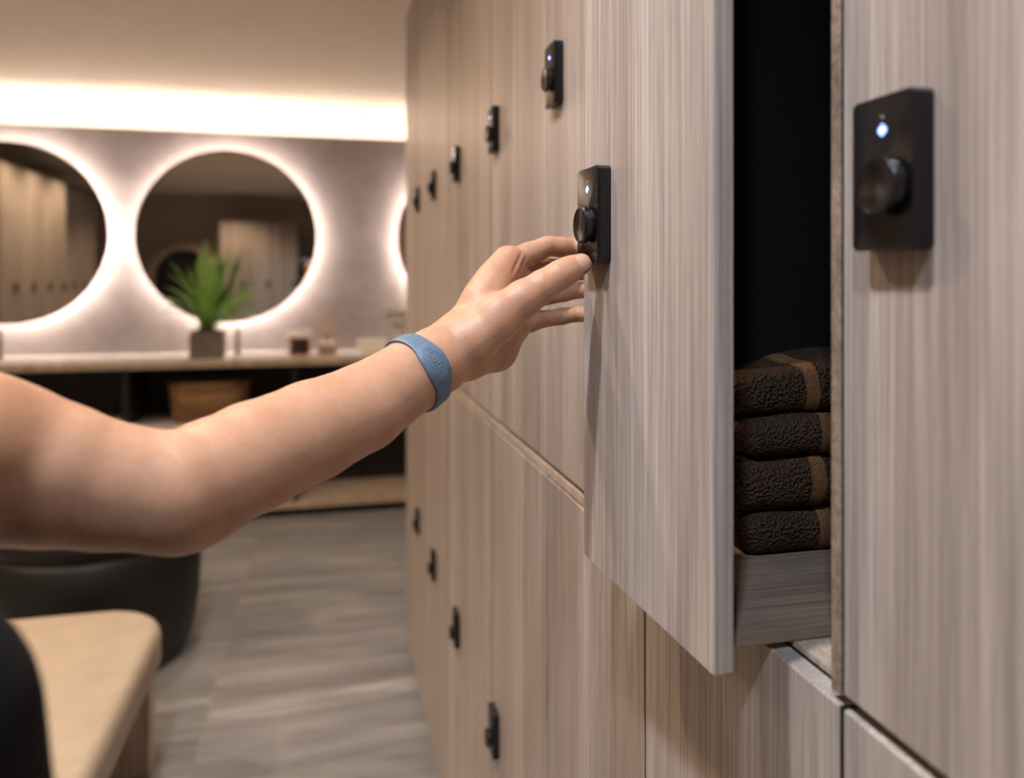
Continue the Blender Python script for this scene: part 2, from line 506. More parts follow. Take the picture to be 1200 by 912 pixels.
ZU_FAR, ZL_FAR = CAM_H - .845 * .32, CAM_H - .905 * .32
ZU_NEAR, ZL_NEAR = CAM_H - .820 * .32, CAM_H - .836 * .32
LOCK_UP, LOCK_LOW, LOCK_NEAR = CAM_H + .892 * .32, CAM_H - 2.69 * .32, 1.5795
TOP = 2.61
seams = [wall_s(x) for x in (985.5, 755.5, 641, 575, 533, 507, 489, 476)]
S_NEAR0 = seams[0] - 0.36
up_labels = ['tall upper locker nearest the viewer, its black lock largest with a blue light',
             None,
             'closed upper locker right behind the open door, its lock highest in view',
             'upper locker two columns past the open door, lock just above the hand',
             'upper locker three columns past the open door',
             'upper locker fourth past the open door, second lock from the far end',
             'upper locker with the smallest, farthest lock in the upper row']
low_labels = ['lower locker at bottom right corner below the nearest upper locker',
              'lower locker directly beneath the open compartment of towels',
              'lower locker beneath the lower left corner of the open door',
              'lower locker whose black lock is lowest and largest in view',
              'lower locker with the second largest lock in the lower row',
              'lower locker with a pale reflection on its lock, third in lower row',
              'lower locker with the farthest lock in the lower row']
cols = [(S_NEAR0, seams[0])] + list(zip(seams, seams[1:]))
for i in range(7):
    a, b = cols[i]
    if i == 0:
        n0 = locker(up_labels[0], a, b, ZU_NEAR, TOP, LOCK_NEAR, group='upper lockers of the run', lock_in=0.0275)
        box('side_panel', (DT + .001, -(b - a) / 2 - .016, 0), (DEPTH, -(b - a) / 2, TOP - ZU_NEAR), M['wood'], n0, .001)
    elif i >= 2:
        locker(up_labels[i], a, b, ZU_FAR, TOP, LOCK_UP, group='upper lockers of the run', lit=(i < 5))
    if i <= 1:
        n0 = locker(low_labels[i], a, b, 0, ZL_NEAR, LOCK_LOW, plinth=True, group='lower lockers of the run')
        if i == 0: box('side_panel', (DT + .001, -(b - a) / 2 - .016, 0), (DEPTH, -(b - a) / 2, ZL_NEAR), M['wood'], n0, .001)
    else:
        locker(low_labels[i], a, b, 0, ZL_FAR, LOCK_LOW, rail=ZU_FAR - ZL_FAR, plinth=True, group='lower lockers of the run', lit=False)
# closing panel at the far end of the run
e = empty('end_panel', (L, (seams[6] + seams[7]) / 2, 0))
tag(e, 'tall blank wooden panel closing the far end of the locker run', 'panel')
wd = seams[7] - seams[6]
box('board', (0, -wd / 2 + .002, .06), (DT, wd / 2, TOP), M['wood'], e, 0.001)
box('carcass', (DT + .001, -wd / 2 + .001, .06), (DEPTH, wd / 2, TOP), M['wood'], e)
box('plinth', (.035, -wd / 2 + .001, 0), (DEPTH, wd / 2 - .03, .0595), M['plinth'], e)

# the open locker
a, b = cols[1]
wd = b - a
op = empty('locker', (L, (a + b) / 2, ZU_NEAR))
tag(op, 'open upper locker with dark towels inside and door held by a hand', 'locker', 'upper lockers of the run')
hh = TOP - ZU_NEAR
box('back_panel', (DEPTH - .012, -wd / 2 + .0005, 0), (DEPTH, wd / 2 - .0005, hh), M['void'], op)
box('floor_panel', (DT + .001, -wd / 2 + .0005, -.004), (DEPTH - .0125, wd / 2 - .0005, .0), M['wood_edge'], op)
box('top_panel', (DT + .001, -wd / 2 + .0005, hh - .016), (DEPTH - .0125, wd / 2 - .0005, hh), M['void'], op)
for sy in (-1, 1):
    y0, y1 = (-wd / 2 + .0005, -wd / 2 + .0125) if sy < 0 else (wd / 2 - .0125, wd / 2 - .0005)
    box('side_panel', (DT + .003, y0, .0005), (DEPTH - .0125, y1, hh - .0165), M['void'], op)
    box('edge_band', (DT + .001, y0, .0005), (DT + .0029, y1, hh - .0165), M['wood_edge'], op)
box('frame_stile', (.0012, -wd / 2 + GAP / 2, .0005), (DT + .0005, -wd / 2 + .0115, hh - .0165), M['tray'], op, .0005)
# door standing off the opening on its hinge arms
D1, D2 = px(684, 650, F_PX * (CAM_H - ZU_NEAR) / (650 - YV)), px(836, 793, F_PX * (CAM_H - ZU_NEAR) / (793 - YV))
dv = D1 - D2; dv.z = 0
DW = dv.length
DANG = math.atan2(-dv.x, dv.y)            # rotation about z that takes +y onto the door
dmid = (D1 + D2) / 2
DLOC = Vector((dmid.x, dmid.y, 0)) - Vector((L, (a + b) / 2, 0))
OD = 0.0155
door = box('door', (0, -DW / 2, 0.0), (OD, DW / 2, hh - .002), M['wood'], op, 0.0008, 1, loc=(DLOC.x, DLOC.y, 0), rot=(0, 0, DANG))
label_part(door, 'open wooden door with a black lock')
rotd = Matrix.Rotation(DANG, 3, 'Z')
lk = rotd @ Vector((0, DW / 2 - 0.0165 - LW / 2, 0)) + DLOC
lock(op, lk.x, lk.y, LOCK_NEAR - .002 - ZU_NEAR, DANG)
for z in (0.37, 1.15):
    p0 = rotd @ Vector((OD, 0.03, 0)) + DLOC
    box('hinge_plate', (OD, -.005, z - .02), (OD + .004, .055, z + .02), M['chrome'], op, 0.001, 1, loc=(DLOC.x, DLOC.y, 0), rot=(0, 0, DANG))
    tube('hinge_arm', [(p0.x + .003, p0.y, z), (p0.x + .03, p0.y + .03, z), (DT + .06, wd / 2 - .03, z), (DT + .075, wd / 2 - .013, z)], .005, M['chrome'], op, 10)

# pull-out tray and folded towels in the open locker
ty0, ty1 = px(908, 757, .552).y, seams[1] - .016
tray = empty('tray', (0, 0, ZU_NEAR))
tag(tray, 'worn brown wooden tray board under the towels in the open locker', 'tray')
box('board', (L - .030, ty0, 0.0005), (L + .40, ty1, .0115), M['tray'], tray, 0.0015, 2)
TRAY_TOP = ZU_NEAR + .0115

def towel(label, x0, x1, y0, y1, z0, th, seed, sag=0.0, hump=0.0):
    """folded terry towel: soft folded edge towards the opening, layers at the ends"""
    rnd = random.Random(seed)
    ph = [rnd.uniform(0, 6) for _ in range(6)]
    e = empty('folded_towel', ((x0 + x1) / 2, (y0 + y1) / 2, z0))
    tag(e, label, 'towel', 'folded towels in the open locker')
    def layer(name, za, zb, inset, span=(-1, 1)):
        nx, ny, nr = 34, 26, 8
        bm = bmesh.new()
        hx, hy = (x1 - x0) / 2 - inset, (y1 - y0) / 2 - inset
        t = (zb - za) / 2
        grid = {}
        for side in (0, 1):
            for i in range(nx + 1):
                for j in range(ny + 1):
                    u, v = span[0] + (span[1] - span[0]) * i / nx, j / ny * 2 - 1
                    # rounded rim
                    X, Y = u * hx, v * hy
                    r = t * .8 if span == (-1, 1) or inset < 0 else t
                    ex = max(0, abs(X) - (hx - r)) / r; ey = max(0, abs(Y) - (hy - r)) / r
                    q = min(1, math.hypot(ex, ey))
                    k = math.sqrt(max(0, 1 - q * q))
                    if q >= 1 - 1e-6:
                        m = math.hypot(ex, ey)
                        X = math.copysign(hx - r + ex / m * r, X) if ex > 0 else X
                        Y = math.copysign(hy - r + ey / m * r, Y) if ey > 0 else Y
                    wob = .0022 * math.sin(31 * X + ph[0]) * math.sin(23 * Y + ph[1]) + .0012 * math.sin(77 * X + ph[2] + 40 * Y) + .0008 * math.sin(150 * Y + ph[3] + 60 * X)
                    z = (za + zb) / 2 + (t * k if side else -t * k)
                    if side: z += wob * k + hump * math.exp(-((X - hx * .15) / (hx * .7)) ** 2) * k
                    z -= sag * max(0, -X / hx) ** 2
                    Xo = X + .0018 * math.sin(60 * Y + ph[4]) + .001 * math.sin(140 * Y + ph[5])
                    grid[(side, i, j)] = bm.verts.new((Xo, Y, z))
        for side in (0, 1):
            for i in range(nx):
                for j in range(ny):
                    q = [grid[(side, i, j)], grid[(side, i + 1, j)], grid[(side, i + 1, j + 1)], grid[(side, i, j + 1)]]
                    bm.faces.new(q if side else q[::-1])
        bmesh.ops.remove_doubles(bm, verts=bm.verts, dist=0.0004)
        bmesh.ops.recalc_face_normals(bm, faces=bm.faces)
        return bm_obj(name, bm, M['towel'], e, True)
    layer('fold', 0.0, th, 0.0)
    layer('hem_band', -.0002, th + .0002, -.0009, (-.38, -.26)).data.materials[0] = M['towel_band']
    layer('inner_fold', th * .30, th * .62, .004, (-1.0, -.9))
    return e
tx0, tx1 = L + .036, L + .036 + .26
yb = seams[1] - .0145
z = TRAY_TOP + .0005
towel('bottom dark brown folded towel lying on the tray board', tx0 + .012, tx1, ty0 + .125, yb, z, .040, 1); z += .0405
towel('second dark brown folded towel from the bottom of the stack', tx0 + .0, tx1 - .01, ty0 + .120, yb, z, .050, 2); z += .0505
towel('third dark brown folded towel, under the crumpled top one', tx0 + .008, tx1, ty0 + .118, yb, z, .036, 3); z += .0365
towel('crumpled dark brown towel on top of the stack', tx0 + .006, tx1 - .02, ty0 + .128, yb, z, .032, 4, .0, .02)

# ------------------------------------------------------------------ vanity along the far wall
S_V = 5.10
VX0, VX1 = X0 + .005, X1 - .005
van = empty('vanity_unit', ((VX0 + VX1) / 2, S_V, 0))
van.location = (0, 0, 0)
tag(van, 'low dark open vanity shelving unit along the grey wall', 'vanity')
PART = [-2.22, -1.217, -.216, .785, 1.785]
box('bottom_board', (VX0, S_V, .055), (VX1, S_WALL - .02, .095), M['wood_edge'], van, 0.002)
box('plinth', (VX0, S_V + .05, 0), (VX1, S_WALL - .02, .0545), M['plinth'], van)
box('back_panel', (VX0, S_WALL - .019, .0), (VX1, S_WALL - .002, .972), M['dark_wood'], van)
for x in PART:
    box('partition', (x - .012, S_V + .015, .0955), (x + .012, S_WALL - .0195, .972), M['dark_wood'], van)
for x0, x1 in ((VX0, PART[0]), (PART[0], PART[1]), (PART[1], PART[2])):
    box('shelf', (x0 + .0125, S_V + .02, .585), (x1 - .0125, S_WALL - .0195, .605), M['counter'], van, 0.001)
ct = empty('countertop', (0, S_V, .973))
tag(ct, 'long pale stone countertop with a wooden front edge under the mirrors', 'countertop')
ct.location = (0, 0, 0)
CT = 1.018
box('slab', (VX0, S_V + .021, .973), (VX1, S_WALL - .001, CT), M['counter'], ct, 0.001)
for x0, x1 in ((VX0, -1.217), (-1.217, .785), (.785, VX1)):
    box('front_edge', (x0 + .001, S_V - .01, .973), (x1 - .001, S_V + .0205, CT - .002), M['wood_edge'], ct, 0.001)

def round_mirror(label, cx, cz, r):
    e = empty('round_mirror', (cx, S_WALL, cz))
    tag(e, label, 'mirror', 'backlit round mirrors')
    so = .095                               # stand-off from the wall
    lathe('glass', [(r - .004, -so - .006), (r - .004, -so)], M['mirror'], e, 96, 'Y')
    lathe('rim', [(r - .003, -so), (r - .003, -so - .008), (r, -so - .008), (r, -so + .004), (r - .003, -so + .004)], M['frame'], e, 96, 'Y')
    lathe('backing', [(r - .02, -so + .0005), (r - .02, -so + .006), (r - .065, -so + .006), (r - .065, -.001), (.0, -.001)], M['paint'], e, 64, 'Y')
    bm = bmesh.new()                        # light strip round the back, turned to the wall
    n = 96
    ring = lambda rr, yy: [bm.verts.new((rr * math.cos(2 * PI * k / n), yy, rr * math.sin(2 * PI * k / n))) for k in range(n)]
    A, B = ring(r - .062, -so + .030), ring(r - .045, -so + .0085)
    for k in range(n):
        j = (k + 1) % n
        bm.faces.new((A[k], A[j], B[j], B[k]))
    bm_obj('halo_strip', bm, M['halo'], e)
    return e
round_mirror('large round backlit mirror cut off by the left edge of the picture', -2.01, CAM_H + .302, .590)
round_mirror('large round backlit mirror behind the potted plant', -.674, CAM_H + .298, .588)
round_mirror('round backlit mirror mostly hidden behind the far end of the lockers', 1.06, CAM_H + .298, .588)

def faucet(label, x, y, h):
    e = empty('faucet', (x, y, CT))
    tag(e, label, 'faucet', 'vanity faucets')
    lathe('base', [(.026, .0003), (.026, .008), (.022, .012)], M['chrome'], e, 24)
    lathe('body', [(.019, .012), (.019, h)], M['chrome'], e, 24)
    tube('spout', [(0, 0, h - .03), (0, -.07, h - .022), (0, -.13, h - .035), (0, -.135, h - .055)], [.012, .012, .011, .010], M['chrome'], e, 12)
    tube('lever', [(0, 0, h), (0, .005, h + .015), (0, -.03, h + .04)], [.012, .009, .006], M['chrome'], e, 10)
p = px(15, 402, 4.75)
faucet('slim chrome faucet beneath the left round mirror', -2.01, 5.42, .165)
faucet('slim chrome faucet just right of the potted plant', -.60, 5.45, .15)

# potted plant
pp = (-.765, 5.29)
e = empty('potted_plant', (pp[0], pp[1], CT))
tag(e, 'leafy green plant in a square grey planter in front of mirror', 'plant')
bm = bmesh.new()
add_box(bm, (-.098, -.098, .0005), (.098, .098, .17), .004, 2)
pot = bm_obj('planter', bm, M['pot'], e)
box('soil', (-.088, -.088, .1705), (.088, .088, .176), M['soil'], e, .003)
rl = random.Random(5)
for k in range(36):
    az = 2.399 * k + rl.uniform(-.3, .3)
    tilt = rl.uniform(.2, 1.35) if k > 6 else rl.uniform(.05, .35)
    ln = rl.uniform(.40, .60) * (1.08 - .15 * tilt)
    w0 = rl.uniform(.013, .023)
    n = 9
    verts, faces = [], []
    d = Vector((math.cos(az), math.sin(az), 0)); sdir = Vector((-math.sin(az), math.cos(az), 0))
    pos = Vector((rl.uniform(-.04, .04), rl.uniform(-.04, .04), .172)); ang = tilt * .55
    for i in range(n + 1):
        u = i / n
        wv = w0 * (math.sin(PI * min(1, u * .92 + .08)) ** .7) + .0008
        nrm = (d * -math.cos(ang) + Vector((0, 0, 1)) * math.sin(ang))
        for q, off in ((-1, .0), (0, -.25), (1, .0)):
            verts.append(pos + sdir * q * wv - nrm * off * wv)
        pos = pos + (d * math.sin(ang) + Vector((0, 0, 1)) * math.cos(ang)) * (ln / n)
        ang += tilt * 1.05 / n
        if pos.y > S_WALL - .125 - pp[1] : pos.y = S_WALL - .125 - pp[1]
    for i in range(n):
        for q in (0, 1):
            a_ = i * 3 + q
            faces.append((a_, a_ + 1, a_ + 4, a_ + 3))
    lf = mesh_obj('leaf', verts, faces, M['leaf'], e, True)
    sm = lf.modifiers.new('thickness', 'SOLIDIFY'); sm.thickness = .0012

# candle jar
e = empty('candle_jar', (px(351, 409, 5.16).x, px(351, 409, 5.16).y, CT))
tag(e, 'amber candle jar with dark label and pale lid on the counter', 'candle')
lathe('jar', [(.066, .0005), (.070, .006), (.070, .112), (.066, .116)], M['amber'], e, 36)
bm = bmesh.new(); n = 12; A = []; B = []
for i in range(n + 1):
    t_ = -PI / 2 - .15 + (i / n - .5) * 1.7 + .25
    A.append(bm.verts.new((.0708 * math.cos(t_), .0708 * math.sin(t_), .012))); B.append(bm.verts.new((.0708 * math.cos(t_), .0708 * math.sin(t_), .108)))
for i in range(n): bm.faces.new((A[i], A[i + 1], B[i + 1], B[i]))
bm_obj('label', bm, M['charcoal'], e, True)
lathe('lid', [(.064, .1165), (.074, .118), (.074, .158), (.070, .163), (0, .165)], M['white'], e, 36)
# reed diffuser
q = px(384, 409, 5.2)
e = empty('reed_diffuser', (q.x, q.y, CT))
tag(e, 'small glass reed diffuser with a fan of pale sticks', 'diffuser')
lathe('bottle', [(.056, .0005), (.062, .006), (.064, .07), (.05, .092), (.024, .10), (.024, .122), (.028, .126), (.028, .132), (.012, .132)], M['glass'], e, 32)
lathe('oil', [(.05, .006), (.054, .010), (.054, .055), (.0, .055)], M['oil'], e, 28)
for k in range(9):
    a1 = -1.0 + 2.0 * k / 8
    tube('reed', [(a1 * -.012, 0, .06), (a1 * .12, .03 * math.sin(k * 2.1), .325 - .03 * abs(a1) + .012 * (k % 2))], .0022, M['reed'], e, 6)
# white box and small vase
q = px(437, 409, 5.34)
e = empty('tissue_box', (q.x, q.y, CT), 0.0)
tag(e, 'low white box lying on the counter beside the diffuser', 'box')
box('case', (-.10, -.06, .0005), (.10, .06, .075), M['white'], e, .006, 2)
box('lid', (-.102, -.062, .0755), (.102, .062, .088), M['white'], e, .004, 2)
q = px(466, 410, 5.30)
e = empty('bud_vase', (q.x, q.y, CT))
tag(e, 'small cream vase with pale green leaves beside the white box', 'vase')
lathe('body', [(.026, .0005), (.036, .02), (.036, .08), (.02, .115), (.018, .135), (.022, .14), (.012, .14)], M['cream'], e, 28)
for k in range(7):
    az = k * .9
    d = Vector((math.cos(az) * .5 + .12, math.sin(az) * .5, 1)).normalized()
    st = tube('stem', [(0, 0, .10), d * .12 + Vector((0, 0, .10)), d * .2 + Vector((.01, 0, .10))], .0016, M['leaf_pale'], e, 6)
    for j in range(3):
        c = d * (.10 + .05 * j) + Vector((0, 0, .10)); s = Vector((-math.sin(az), math.cos(az), .3)).normalized() * (1 if j % 2 else -1)
        up = d * .35 + s
        up.normalize(); sd = up.cross(Vector((.3, -1, .2))).normalized()
        vs = [c + up * (.058 * u) + sd * (.02 * math.sin(PI * u)) * q_ for u in (0, .3, .6, .85, 1) for q_ in (-1, 1)]
        mesh_obj('leaf', vs, [(i * 2, i * 2 + 1, i * 2 + 3, i * 2 + 2) for i in range(4)], M['leaf_pale'], e, True)

# woven basket on the middle shelf
q = px(241, 500, 4.82)
e = empty('woven_basket', (q.x, S_V + .24, .605))
tag(e, 'oval woven seagrass basket on the shelf below the counter', 'basket')
bm = bmesh.new()
nseg = 88; nrow = 13; bh = .245
rows = []
for r in range(nrow * 4 + 1):
    z_ = bh * r / (nrow * 4)
    ring = []
    for k in range(nseg):
        th = 2 * PI * k / nseg
        weave = .004 * math.sin(PI * (r % 4) / 4) * (1 + .8 * math.sin(22 * th + PI * (r // 4)))
        f_ = .86 + .14 * (z_ / bh) ** .7
        ca, sa = math.cos(th), math.sin(th)
        rx, ry = .245 * f_ + weave, .175 * f_ + weave
        e_ = .72
        ring.append(bm.verts.new((math.copysign(abs(ca) ** e_, ca) * rx, math.copysign(abs(sa) ** e_, sa) * ry, z_ + .0005)))
    rows.append(ring)
for A, B in zip(rows, rows[1:]):
    for k in range(nseg):
        j = (k + 1) % nseg
        bm.faces.new((A[k], A[j], B[j], B[k]))
bm.faces.new(rows[0][::-1])
bk = bm_obj('body', bm, M['basket'], e, True)
sm = bk.modifiers.new('thickness', 'SOLIDIFY'); sm.thickness = .008; sm.offset = -1
pts = []
for k in range(49):
    th = 2 * PI * k / 48; ca, sa = math.cos(th), math.sin(th)
    pts.append((math.copysign(abs(ca) ** .72, ca) * .246, math.copysign(abs(sa) ** .72, sa) * .176, bh + .006))
bm = bmesh.new(); add_tube(bm, pts, .009, 8, False); bm_obj('rim', bm, M['basket'], e, True)

# ------------------------------------------------------------------ bench and pouf
BX1 = -.505; BX0 = -1.15; BY0, BY1 = .95, 2.74; BZ = .45
e = empty('bench', ((BX0 + BX1) / 2, (BY0 + BY1) / 2, 0))
tag(e, 'beige upholstered bench with rounded corners on wooden legs', 'bench')
def rounded_slab(x0, x1, y0, y1, z0, z1, rc, re, n=14):
    bm = bmesh.new()
    prof = [(re, z0)] + [(re - re * math.sin(t_), z0 + re * .6 - re * .6 * math.cos(t_)) for t_ in (PI / 6, PI / 3, PI / 2)]
    prof += [(re - re * math.cos(t_), z1 - re + re * math.sin(t_)) for t_ in (0, PI / 8, PI / 4, 3 * PI / 8, PI / 2)]
    rings = []
    for ins, z_ in prof:
        ring = []
        r = rc - ins
        for cx, cy, a0 in ((x1 - rc, y1 - rc, 0), (x0 + rc, y1 - rc, PI / 2), (x0 + rc, y0 + rc, PI), (x1 - rc, y0 + rc, 3 * PI / 2)):
            for i in range(n + 1):
                t_ = a0 + PI / 2 * i / n
                ring.append(bm.verts.new((cx + r * math.cos(t_), cy + r * math.sin(t_), z_)))
        rings.append(ring)
    m = len(rings[0])
    for A, B in zip(rings, rings[1:]):
        for i in range(m):
            j = (i + 1) % m
            bm.faces.new((A[i], A[j], B[j], B[i]))
    bm.faces.new(rings[0][::-1]); bm.faces.new(rings[-1])
    bmesh.ops.recalc_face_normals(bm, faces=bm.faces)
    return bm
ox, oy = e.location.x, e.location.y
bm = rounded_slab(BX0 - ox, BX1 - ox, BY0 - oy, BY1 - oy, BZ - .125, BZ, .20, .035)
o = bm_obj('cushion', bm, M['beige'], e, True); auto_smooth(o, 50)
box('seat_frame', (BX0 - ox + .06, BY0 - oy + .06, BZ - .165), (BX1 - ox - .03, BY1 - oy - .06, BZ - .1255), M['wood_edge'], e, .003)
for x_ in (BX0 + .06, BX1 - .14):
    for y_ in (BY0 + .10, (BY0 + BY1) / 2, BY1 - .20):
        box('leg', (x_ - ox, y_ - oy, .0), (x_ - ox + .11, y_ - oy + .07, BZ - .1655), M['wood_edge'], e, .003)

e = empty('pouf', (-.915, 3.42, 0))
tag(e, 'large round black leather pouf behind the bench', 'pouf')
lathe('body', [(.30, .0), (.335, .012), (.362, .08), (.384, .22), (.392, .36), (.388, .47), (.372, .492), (.362, .496)], M['black_leather'], e, 64)
lathe('cushion', [(.360, .497), (.378, .503), (.390, .525), (.388, .56), (.365, .592), (.31, .610), (0, .616)], M['black_leather'], e, 64)
lathe('piping', [(.365, .4935), (.371, .4955), (.371, .4985), (.365, .5005)], M['black_leather'], e, 64)

# ------------------------------------------------------------------ lockers across the room, seen in the mirrors
n_left = 4
for i in range(4):
    nm = ['nearest the vanity', 'second from the vanity', 'third from the vanity', 'fourth from the vanity'][i]
    s1 = 3.45 - i * .45
    locker('tall left wall locker reflected in the left mirror, ' + nm, 0, .45, 0, 2.58, 1.45, origin=(-2.85, s1 - .225, 0), rz=PI, plinth=True, group='tall lockers along the left wall', lit=False)
for i in range(4):
    nm = ['first', 'second', 'third', 'fourth'][i]
    s1 = 1.62 - i * .45
    locker('set back left wall locker reflected in left mirror, ' + nm + ' past the step', 0, .45, 0, 2.58, 1.45, origin=(-3.04, s1 - .225 - .03, 0), rz=PI, plinth=True, group='set back lockers along the left wall', lit=False)
for i in range(3):
    nm = ['beside the arch', 'middle of three', 'farthest from the arch'][i]
    locker('tall locker on the wall behind the viewer, reflected in middle mirror, ' + nm, 0, .40, 0, 2.45, 1.45, origin=(-1.50 + i * .40, -1.85, 0), rz=-PI / 2, plinth=True, group='tall lockers behind the viewer', lit=False)
# arched niche in the near wall
e = empty('trim_1', (-2.3, Y0, 0)); structure(e)
bm = bmesh.new()
ro, ri, zc = .56, .46, 1.55
prev = None
path = [(-1, 0.0), (-1, zc)] + [(-math.cos(PI * k / 20), zc + math.sin(PI * k / 20)) for k in range(1, 20)] + [(1, zc), (1, 0.0)]
for k, (cx_, cz_) in enumerate(path):
    def P2(r, y_): return (cx_ * r, y_, cz_ if cz_ <= zc else zc + (cz_ - zc) * r)
    ring = [bm.verts.new(P2(ri, .001)), bm.verts.new(P2(ri, .16)), bm.verts.new(P2(ro, .16)), bm.verts.new(P2(ro, .001))]
    if prev:
        for i in range(4):
            bm.faces.new((prev[i], prev[(i + 1) % 4], ring[(i + 1) % 4], ring[i]))
    prev = ring
bmesh.ops.recalc_face_normals(bm, faces=bm.faces)
bm_obj('arch_moulding', bm, M['wood_edge'], e)
bm = bmesh.new()
vs = [bm.verts.new((cx_ * ri * .998, .004, cz_ if cz_ <= zc else zc + (cz_ - zc) * ri * .998)) for cx_, cz_ in path]
bm.faces.new(vs[::-1]); bm_obj('niche_panel', bm, M['dark_wood'], e)

# ------------------------------------------------------------------ person: distance-field figure, one continuous skin
class Field:
    """smooth union of round cones sampled on a grid"""
    def __init__(self, lo, hi, h):
        self.lo = np.array(lo, float); self.h = h
        self.n = np.ceil((np.array(hi) - self.lo) / h).astype(int) + 1
        self.D = np.full(self.n, 1.0, np.float32)
    def sub(self, lo, hi):
        a = np.clip(np.floor((np.array(lo) - self.lo) / self.h).astype(int), 0, self.n)
        b = np.clip(np.ceil((np.array(hi) - self.lo) / self.h).astype(int) + 1, 0, self.n)
        return a, b
    def pts(self, a, b):
        ax = [self.lo[i] + self.h * np.arange(a[i], b[i]) for i in range(3)]
        return np.stack(np.meshgrid(*ax, indexing='ij'), -1)

def cone_d(P, a, b, ra, rb):
    a = np.array(a, float); b = np.array(b, float)
    ba = b - a; L2 = max(float(ba @ ba), 1e-12)
    t = np.clip(((P - a) @ ba) / L2, 0, 1)
    q = P - a - t[..., None] * ba
    return np.sqrt((q * q).sum(-1)) - (ra + t * (rb - ra))

def smin(a, b, k):
    if k <= 0: return np.minimum(a, b)
    h = np.clip(0.5 + 0.5 * (b - a) / k, 0, 1)
    return b * (1 - h) + a * h - k * h * (1 - h)

def chain_prims(pts):
    return [(p[:3], q[:3], p[3], q[3]) for p, q in zip(pts, pts[1:])]

def eval_group(P, prims, k):
    d = None
    for a, b, ra, rb in prims:
        c = cone_d(P, a, b, ra, rb)
        d = c if d is None else smin(d, c, k)
    return d

def raster(field, prims, k, into=None, margin=0.03):
    D = field.D if into is None else into
    for a, b, ra, rb in prims:
        r = max(ra, rb) + margin
        lo = np.minimum(a, b) - r; hi = np.maximum(a, b) + r
        i, j = field.sub(lo, hi)
        if np.any(j <= i): continue
        P = field.pts(i, j)
        sl = tuple(slice(i[q], j[q]) for q in range(3))
        D[sl] = smin(D[sl], cone_d(P, a, b, ra, rb).astype(np.float32), k)

def surface_nets(field):
    D = field.D
    n = np.array(D.shape)
    S = D < 0
    corners = [(i, j, k) for i in (0, 1) for j in (0, 1) for k in (0, 1)]
    def cut(A, c): return A[c[0]:n[0] - 1 + c[0], c[1]:n[1] - 1 + c[1], c[2]:n[2] - 1 + c[2]]
    cnt = sum(cut(S, c).astype(np.int8) for c in corners)
    act = (cnt > 0) & (cnt < 8)
    idx = np.argwhere(act)
    vid = np.full(act.shape, -1, np.int64); vid[act] = np.arange(len(idx))
    vals = {c: D[idx[:, 0] + c[0], idx[:, 1] + c[1], idx[:, 2] + c[2]].astype(float) for c in corners}
    acc = np.zeros((len(idx), 3)); num = np.zeros(len(idx))
    for c in corners:
        for ax in range(3):
            if c[ax]: continue
            c2 = list(c); c2[ax] = 1; c2 = tuple(c2)
            v0, v1 = vals[c], vals[c2]
            m = (v0 < 0) != (v1 < 0)
            t = np.where(m, v0 / np.where(m, v0 - v1, 1), 0)
            p = np.tile(np.array(c, float), (len(idx), 1)); p[:, ax] = t
            acc[m] += p[m]; num[m] += 1
    V = field.lo + field.h * (idx + acc / num[:, None])
    Fs = []
    for ax in range(3):
        u, v = (ax + 1) % 3, (ax + 2) % 3
        s0 = [slice(1, n[q] - 1) for q in range(3)]; s1 = list(s0)
        s0[ax] = slice(0, n[ax] - 1); s1[ax] = slice(1, n[ax])
        A, B = S[tuple(s0)], S[tuple(s1)]
        e = np.argwhere(A != B)
        if len(e) == 0: continue
        flip = A[tuple(e.T)]
        g = e.copy(); g[:, u] += 1; g[:, v] += 1
        def cell(du, dv):
            q = g.copy(); q[:, u] -= du; q[:, v] -= dv
            return vid[tuple(q.T)]
        quad = np.stack([cell(1, 1), cell(0, 1), cell(0, 0), cell(1, 0)], 1)
        quad[~flip] = quad[~flip][:, ::-1]
        Fs.append(quad)
    return V, np.concatenate(Fs)

def smooth_mesh(V, Fq, it=3, lam=0.5):
    e = np.concatenate([Fq[:, [0, 1]], Fq[:, [1, 2]], Fq[:, [2, 3]], Fq[:, [3, 0]]])
    for k in range(it):
        for l_ in (lam, -lam * 1.04):
            acc = np.zeros_like(V); num = np.zeros(len(V))
            np.add.at(acc, e[:, 0], V[e[:, 1]]); np.add.at(acc, e[:, 1], V[e[:, 0]])
            np.add.at(num, e[:, 0], 1); np.add.at(num, e[:, 1], 1)
            V = V + l_ * (acc / np.maximum(num, 1)[:, None] - V)
    return V

def np_obj(name, V, Fq, mat, parent=None):
    me = bpy.data.meshes.new(name)
    me.from_pydata(V.tolist(), [], Fq.tolist()); me.update()
    me.polygons.foreach_set('use_smooth', [True] * len(me.polygons))
    me.materials.append(mat)
    o = bpy.data.objects.new(name, me); COL.objects.link(o)
    if parent: o.parent = parent
    return o

def pr(x, y, z, r):
    p = px(x, y, z); return (p.x, p.y, p.z, r)

